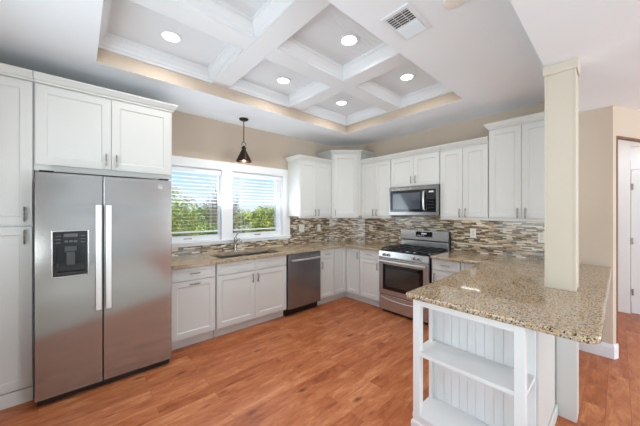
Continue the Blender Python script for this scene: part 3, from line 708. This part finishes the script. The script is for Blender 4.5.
for x in (.17, .385, .60):
    for y in ((-.50, -.22) if x != .385 else (-.36,)):
        MB().lathe([(0, 0), (.05, 0), (.05, .010), (.038, .013), (.036, .020), (0, .021)], (x, y, .9125), 20).build('burner', M['iron'], t, smooth=True)
for x0, x1 in ((.03, .265), (.270, .496), (.501, .736)):
    g = MB(); z0, z1 = .934, .946
    for x in (x0, x1-.012): g.box(x, x+.012, -.62, -.10, z0, z1)
    for y in (-.62, -.50, -.36, -.22, -.112): g.box(x0+.012, x1-.012, y, y+.012, z0, z1)
    g.box((x0+x1)/2-.006, (x0+x1)/2+.006, -.608, -.112, z0+.0005, z1-.0005)
    for x in (x0, x1-.012):
        for y in (-.62, -.112): g.box(x, x+.012, y, y+.012, .9125, z0)
    g.build('grate', M['iron'], t)
bg_ = MB().box(.0, RW, -.072, -.02, .90, 1.02).box(.0, RW, -.072, -.02, 1.035, 1.185)
bgo = bg_.build('backguard', M['steel_range'], t, bevel=.004)
MB().box(.006, RW-.006, -.068, -.024, 1.02, 1.035).build('vent_slot', M['black'], bgo)
MB().box(RW-.0005, RW+.012, -.075, -.02, .905, 1.182).build('end_cap', M['black'], bgo)
MB().box(.27, .53, -.075, -.072, 1.085, 1.165).build('display', M['glass_black'], bgo)
b = MB()
for k in range(4): b.box(.295+.03*k, .310+.03*k, -.0765, -.075, 1.10, 1.108)
b.box(.36, .44, -.0765, -.075, 1.125, 1.145)
b.build('display_icons', M['display'], bgo)

# ------------------------------------------------------------------ microwave
t = thing('microwave', 'stainless over-the-range microwave below the short cabinet', 'microwave', (0, -1.313, 0), -math.pi/2)
MW = .764; mz0, mz1 = 1.420, 1.838
MB().box(.002, MW-.002, -.37, -.02, mz0+.01, mz1).build('body', M['grey_side'], t)
MB().box(.01, MW-.01, -.36, -.05, mz0-.006, mz0+.010).build('bottom_grille', M['black'], t)
fr = MB().box(0, MW, -.40, -.371, mz0, mz0+.045).box(0, MW, -.40, -.371, mz1-.055, mz1).box(0, .022, -.40, -.371, mz0+.045, mz1-.055).box(MW-.03, MW, -.40, -.371, mz0+.045, mz1-.055)
fr.build('front_frame', M['steel_micro'], t)
d = MB().box(.023, .606, -.402, -.372, mz0+.046, mz1-.056).build('door', M['glass_black'], t)
MB().box(.075, .51, -.4035, -.402, mz0+.085, mz1-.095).build('door_window', mat('microwave_window', srgb(70, 74, 84), .06, 0, .8), d)
b = MB().tube([(.575, -.402, mz0+.075), (.575, -.43, mz0+.085), (.575, -.442, mz0+.15), (.575, -.445, (mz0+mz1)/2), (.575, -.442, mz1-.16), (.575, -.43, mz1-.095), (.575, -.402, mz1-.085)], .013, 12)
b.build('handle', M['steel_h'], d, smooth=True)
c = MB().box(.607, MW-.031, -.402, -.372, mz0+.046, mz1-.056).build('control_panel', M['glass_black'], t)
MB().box(.635, .70, -.4035, -.402, 1.735, 1.755).build('display', M['display'], c)
b = MB()
for r in range(4):
    for q_ in range(3): b.box(.635+.024*q_, .650+.024*q_, -.4032, -.402, 1.52+.042*r, 1.528+.042*r)
b.build('keypad', mat('grey_keys', srgb(70, 74, 78), .4), c)

# ------------------------------------------------------------------ peninsula end: open shelves, column
t = thing('open_shelf_unit', 'white open shelf unit with corner posts on the peninsula end', 'shelf', (-2.28, -2.755, 0))
SD, SL = .268, .617           # depth in x, length in -y
for x0, x1, y0, y1 in ((0, .048, -.048, 0), (0, .048, -SL, -SL+.048), (SD-.042, SD-.019, -.026, 0)):
    MB().box(x0, x1, y0, y1, .105, .876).build('post', M['shelf'], t, bevel=.002)
MB().box(.004, .026, -SL+.048, -.048, .838, .876).build('top_rail', M['shelf'], t)
MB().box(.048, SD-.042, -.022, -.004, .838, .876).build('top_rail', M['shelf'], t)
bp_ = MB(); k = 0; y = -SL
while y < -.001:
    y1 = min(y+.052, 0); bp_.box(SD-.010, SD-.0055, y+.0010, y1-.0010, .105, .876); y = y1
bp_.box(SD-.0055, SD-.001, -SL, 0, .105, .876)
bp_.build('back_panel', M['shelf'], t, bevel=.002, seg=1)
for z in (.502,):
    MB().prism([(.004, -.0485), (.0485, -.0485), (.0485, -.002), (SD-.0425, -.002), (SD-.0425, -.027), (SD-.0195, -.027), (SD-.0195, -SL+.002), (.0485, -SL+.002), (.0485, -SL+.0485), (.004, -SL+.0485)], z, z+.025).build('shelf', M['shelf'], t)
MB().box(-.002, SD-.001, -SL-.002, .002, .080, .1045).build('shelf', M['shelf'], t)
MB().box(0, SD-.002, -SL, 0, 0, .0795).build('plinth', M['shelf'], t)
MB().sweep([(0, 0), (.010, 0), (.010, .05), (.004, .06), (0, .06)], [(SD-.002, -SL), (0, -SL), (0, 0), (SD-.002, 0)], 0).build('base_moulding', M['shelf'], t)

t = thing('support_column', 'cream square column rising from the peninsula to the ceiling', 'column', (-1.335, -3.41, 0))
h = .085
MB().box(-h+.004, h-.004, -h+.004, h-.004, ZT1+.001, HL-.001).build('shaft', M['column'], t)
for sx in (-1, 1):
    for sy in (-1, 1): MB().box(sx*h, sx*(h-.013), sy*h, sy*(h-.013), ZT1+.001, HL-.069).build('corner_board', M['column'], t, bevel=.002)

MB().sweep([(0, 0), (.006, 0), (.007, .010), (.009, .014), (.009, .066), (0, .066)], [(-h, -h), (-h, h), (h, h), (h, -h)], HL-.068, True).build('collar', M['column'], t)
MB().box(-h+.02, h, -h, .022, 0, ZT0-.001).build('foot_panel', M['cab'], t)

# ------------------------------------------------------------------ pendant, downlights, vent, detector, outlets, under-cabinet light
t = thing('pendant_lamp', 'small dark bronze pendant lamp with conical shade hanging before the window', 'lamp', (-2.315, -.30, 2.145))
zc = HK - 2.145
MB().lathe([(0, 0), (.060, 0), (.062, -.010), (.050, -.022), (.012, -.028), (0, -.028)], (0, 0, zc-.0005)).build('canopy', M['bronze'], t, smooth=True)
MB().tube([(0, 0, .262), (0, 0, zc-.028)], .006, 10).build('rod', M['bronze'], t, smooth=True)
sh = MB().lathe([(.026, .165), (.034, .150), (.102, .012), (.103, 0), (.099, 0), (.098, .010), (.032, .145), (.022, .155)], seg=32).build('shade', M['bronze'], t, smooth=True)
b = MB().lathe([(0, .215), (.018, .212), (.022, .195), (.034, .190), (.034, .182), (.026, .178), (.028, .166), (0, .165)])
b.tube([(math.cos(a)*.030, 0, .228+math.sin(a)*.038) for a in [math.pi*k/12*1.0 for k in range(-1, 14)]], .004, 8)
b.build('socket', M['bronze'], t, smooth=True)
MB().lathe([(0, .012), (.02, .015), (.033, .035), (.033, .05), (.018, .085), (.014, .13), (0, .13)], seg=18).build('bulb', M['bulb_warm'], t, smooth=True)
pl = bpy.data.lights.new('pendant_light', 'POINT'); pl.energy = 3; pl.color = (1, .78, .58); pl.shadow_soft_size = .03
po = bpy.data.objects.new('pendant_light', pl); COL.objects.link(po); po.parent = t; po.location = (0, 0, -.01)

XL = ((-3.39, 'front left'), (-2.31, 'mid'), (-1.26, 'right'))
spots = [(-3.385, -1.12, 'round recessed downlight in the coffer nearest the refrigerator'), (-2.23, -1.12, 'round recessed downlight in the coffer nearest the pendant lamp'),
         (-1.275, -1.13, 'round recessed downlight in the coffer over the kitchen corner'), (-2.21, -2.11, 'round recessed downlight in the coffer beside the ceiling vent'),
         (-1.25, -2.11, 'round recessed downlight in the coffer nearest the stove wall'), (-3.385, -2.11, 'round recessed downlight in the coffer nearest the camera')]
proto = None
for x, y, lab in spots:
    if proto is None:
        proto = thing('recessed_light', lab, 'ceiling light', (x, y, ZC), 0, 'recessed ceiling lights in the coffers')
        ring = MB().lathe([(.064, -.0005), (.090, -.0005), (.090, -.006), (.070, -.010), (.064, -.006), (.064, -.0005)], seg=32).build('trim_ring', M['trim'], proto, smooth=True)
        lens = MB().lathe([(0, -.0005), (.063, -.0005), (.063, -.004), (0, -.005)], seg=28).build('lens', M['bulb'], proto)
        cur = proto
    else:
        cur = proto.copy(); COL.objects.link(cur); cur.location = (x, y, ZC); cur['label'] = lab
        for ch in (ring, lens):
            c = ch.copy(); COL.objects.link(c); c.parent = cur
    l = bpy.data.lights.new('downlight', 'AREA'); l.shape = 'DISK'; l.size = .12; l.energy = 5.0; l.color = (1, .97, .93); l.spread = R(150)
    lo = bpy.data.objects.new('downlight', l); COL.objects.link(lo); lo.parent = cur; lo.location = (0, 0, -.012)

t = thing('ceiling_vent', 'square white louvred ceiling vent beside the coffers', 'vent', (-2.345, -2.745, HK))
a = .158; f = .028; k = .098
b = MB().box(-a, a, -k, -k+f*.8, -.010, -.0005).box(-a, a, k-f*.8, k, -.010, -.0005).box(-a, -a+f, -k+f*.8, k-f*.8, -.010, -.0005).box(a-f, a, -k+f*.8, k-f*.8, -.010, -.0005)
b.build('frame', M['trim'], t, bevel=.002)
MB().box(-a+f, a-f, -k+.023, k-.023, -.003, -.0005).build('duct', mat('grey_duct', srgb(80, 80, 80), .7), t)
MB().box(-.004, .004, -k+.023, k-.023, -.009, -.0032).build('divider', M['trim'], t)
for j in range(12):
    x = -a + f + .010 + j*.0224*.99
    s = MB(); s.box(-.0075, .0075, -k+.023, k-.023, -.0007, .0007)
    o = s.build('louvre', M['trim'], t, (x, 0, -.0085)); o.rotation_euler = (0, R(-24 if j < 6 else 62), 0)
for y in (-.03, .03): MB().box(-a+f, -.004, y-.0015, y+.0015, -.0062, -.0035).build('stay', M['trim'], t)
t = tag(MB().lathe([(0, 0), (.065, 0), (.065, -.012), (.058, -.026), (.03, -.032), (0, -.032)], (0, 0, 0), 28).build('smoke_detector', M['white_plastic'], None, (-2.33, -3.05, HK-.0005), smooth=True), 'small round white ceiling detector at the top edge', 'detector')

def outlet(loc, rz, label, kind):
    t = thing('wall_plate', label, 'outlet', loc, rz, 'white wall plates on the tile')
    wd = .058 if kind == 'double' else .036
    MB().box(-wd, wd, -.006, 0, -.058, .058).build('plate', M['white_plastic'], t, bevel=.002)
    xs = (-.023, .023) if kind == 'double' else (0,)
    for x in xs:
        if kind == 'outlet':
            for z in (-.02, .02): MB().box(x-.014, x+.014, -.0075, -.006, z-.014, z+.014).build('socket', mat('ivory_socket', srgb(214, 208, 196), .4), t)
        else: MB().box(x-.012, x+.012, -.009, -.006, -.03, .03).build('rocker', M['white_plastic'], t)
outlet((-1.104, -.0125, 1.185), 0, 'double white switch plate on the tile nearest the window', 'double')
outlet((-.698, -.0125, 1.18), 0, 'single white wall plate on the tile below the corner cabinet, window side', 'switch')
outlet((-.0125, -.673, 1.172), -math.pi/2, 'single white outlet on the tile left of the stove', 'outlet')
outlet((-.0125, -2.377, 1.18), -math.pi/2, 'single white outlet on the tile right of the stove', 'outlet')
outlet((-.0125, -3.10, 1.172), -math.pi/2, 'white outlet on the tile beside the cream column', 'outlet')

t = thing('cabinet_light', 'slim white light bar under the upper cabinet right of the microwave', 'light', (-.105, -2.37, UZ0+.026))
MB().box(-.012, .012, -.12, .12, -.012, -.0005).build('housing', M['white_plastic'], t)
MB().box(-.009, .009, -.11, .11, -.014, -.012).build('lens', M['led'], t)

# ------------------------------------------------------------------ outside the window
struct(MB().box(-14, 16, .3, 30, -.5, -.35).build('ground_outside', M['ground']), 'pale ground outside the window', 'ground')
def shrub(name, label, x, y, rx, ry, h, m, n, leaf=.09, stems=5, gz=-.35, thin=False):
    t = thing(name, label, 'shrub', (x, y, gz), 0, 'shrubs outside the window')
    b = MB()
    for k in range(stems):
        a = random.uniform(0, 6.28); r = random.uniform(.1, .8)
        tip = Vector((math.cos(a)*rx*r, math.sin(a)*ry*r, h*random.uniform(.7, 1.0)))
        mid = Vector((tip.x*.35, tip.y*.35, h*.45))
        b.tube([(tip.x*.1, tip.y*.1, 0), mid, tip], [.018, .012, .005], 6)
        if thin:
            for j in range(5):
                s = mid.lerp(tip, random.random()); e_ = s + Vector((random.uniform(-.4, .4), random.uniform(-.3, .3), random.uniform(.15, .5)))
                b.tube([s, e_], [.010, .004], 5)
    b.build('stems', M['twig'], t)
    f = MB()
    lobes = [(Vector((random.uniform(-.6, .6)*rx, random.uniform(-.5, .5)*ry, random.uniform(.3, .82)*h)), random.uniform(.3, .5)) for _ in range(9)]
    lobes.append((Vector((0, 0, h*.72)), .45))
    for k in range(n):
        c, r = random.choice(lobes)
        d = Vector((random.gauss(0, 1), random.gauss(0, 1), random.gauss(0, 1))).normalized()*(random.random()**.4)
        p = c + Vector((d.x*r*rx*1.2, d.y*r*ry*1.2, d.z*r*h*.55))
        if p.z < .03: p.z = .03 + random.random()*.2
        s = leaf*random.uniform(.6, 1.3)
        q = Matrix.Rotation(random.uniform(0, 6.28), 3, 'Z') @ Matrix.Rotation(random.uniform(-1, 1), 3, 'X')
        pts = [q @ Vector(v) for v in ((0, -s*.5, 0), (s*.28, 0, .01), (0, s*.5, 0), (-s*.28, 0, .01))]
        f.bm.faces.new([f.bm.verts.new(p + v) for v in pts])
    me = bpy.data.meshes.new('foliage'); f.bm.to_mesh(me); f.bm.free(); me.materials.append(m)
    o = bpy.data.objects.new('foliage', me); COL.objects.link(o); o.parent = t
shrub('shrub', 'bushy lime green shrub outside the left end of the window', -1.85, 5.6, .95, .85, 2.75, M['leaf_lime'], 7000)
shrub('shrub', 'greyish twiggy shrub seen through the left sash', -.40, 5.2, .75, .7, 2.6, M['leaf_dry'], 3800, .06, 16, thin=True)
shrub('shrub', 'dark green shrub behind the window mullion', -.15, 7.3, .7, .7, 2.2, M['leaf_green'], 5500)
shrub('shrub', 'yellow green rounded shrub seen through the right sash', 1.05, 5.0, .68, .7, 2.15, M['leaf_lime'], 7000)
shrub('shrub', 'green shrub at the right end of the window view', 2.6, 6.2, .8, .9, 2.25, M['leaf_green'], 6000)
shrub('hedge', 'pale green hedge behind the row of shrubs', .6, 9.4, 6.5, 1.0, 1.9, M['leaf_lime'], 14000, .16, 12)
shrub('shrub', 'low green shrub in front of the twiggy shrub', -1.45, 3.3, .75, .55, 1.5, M['leaf_green'], 4200)
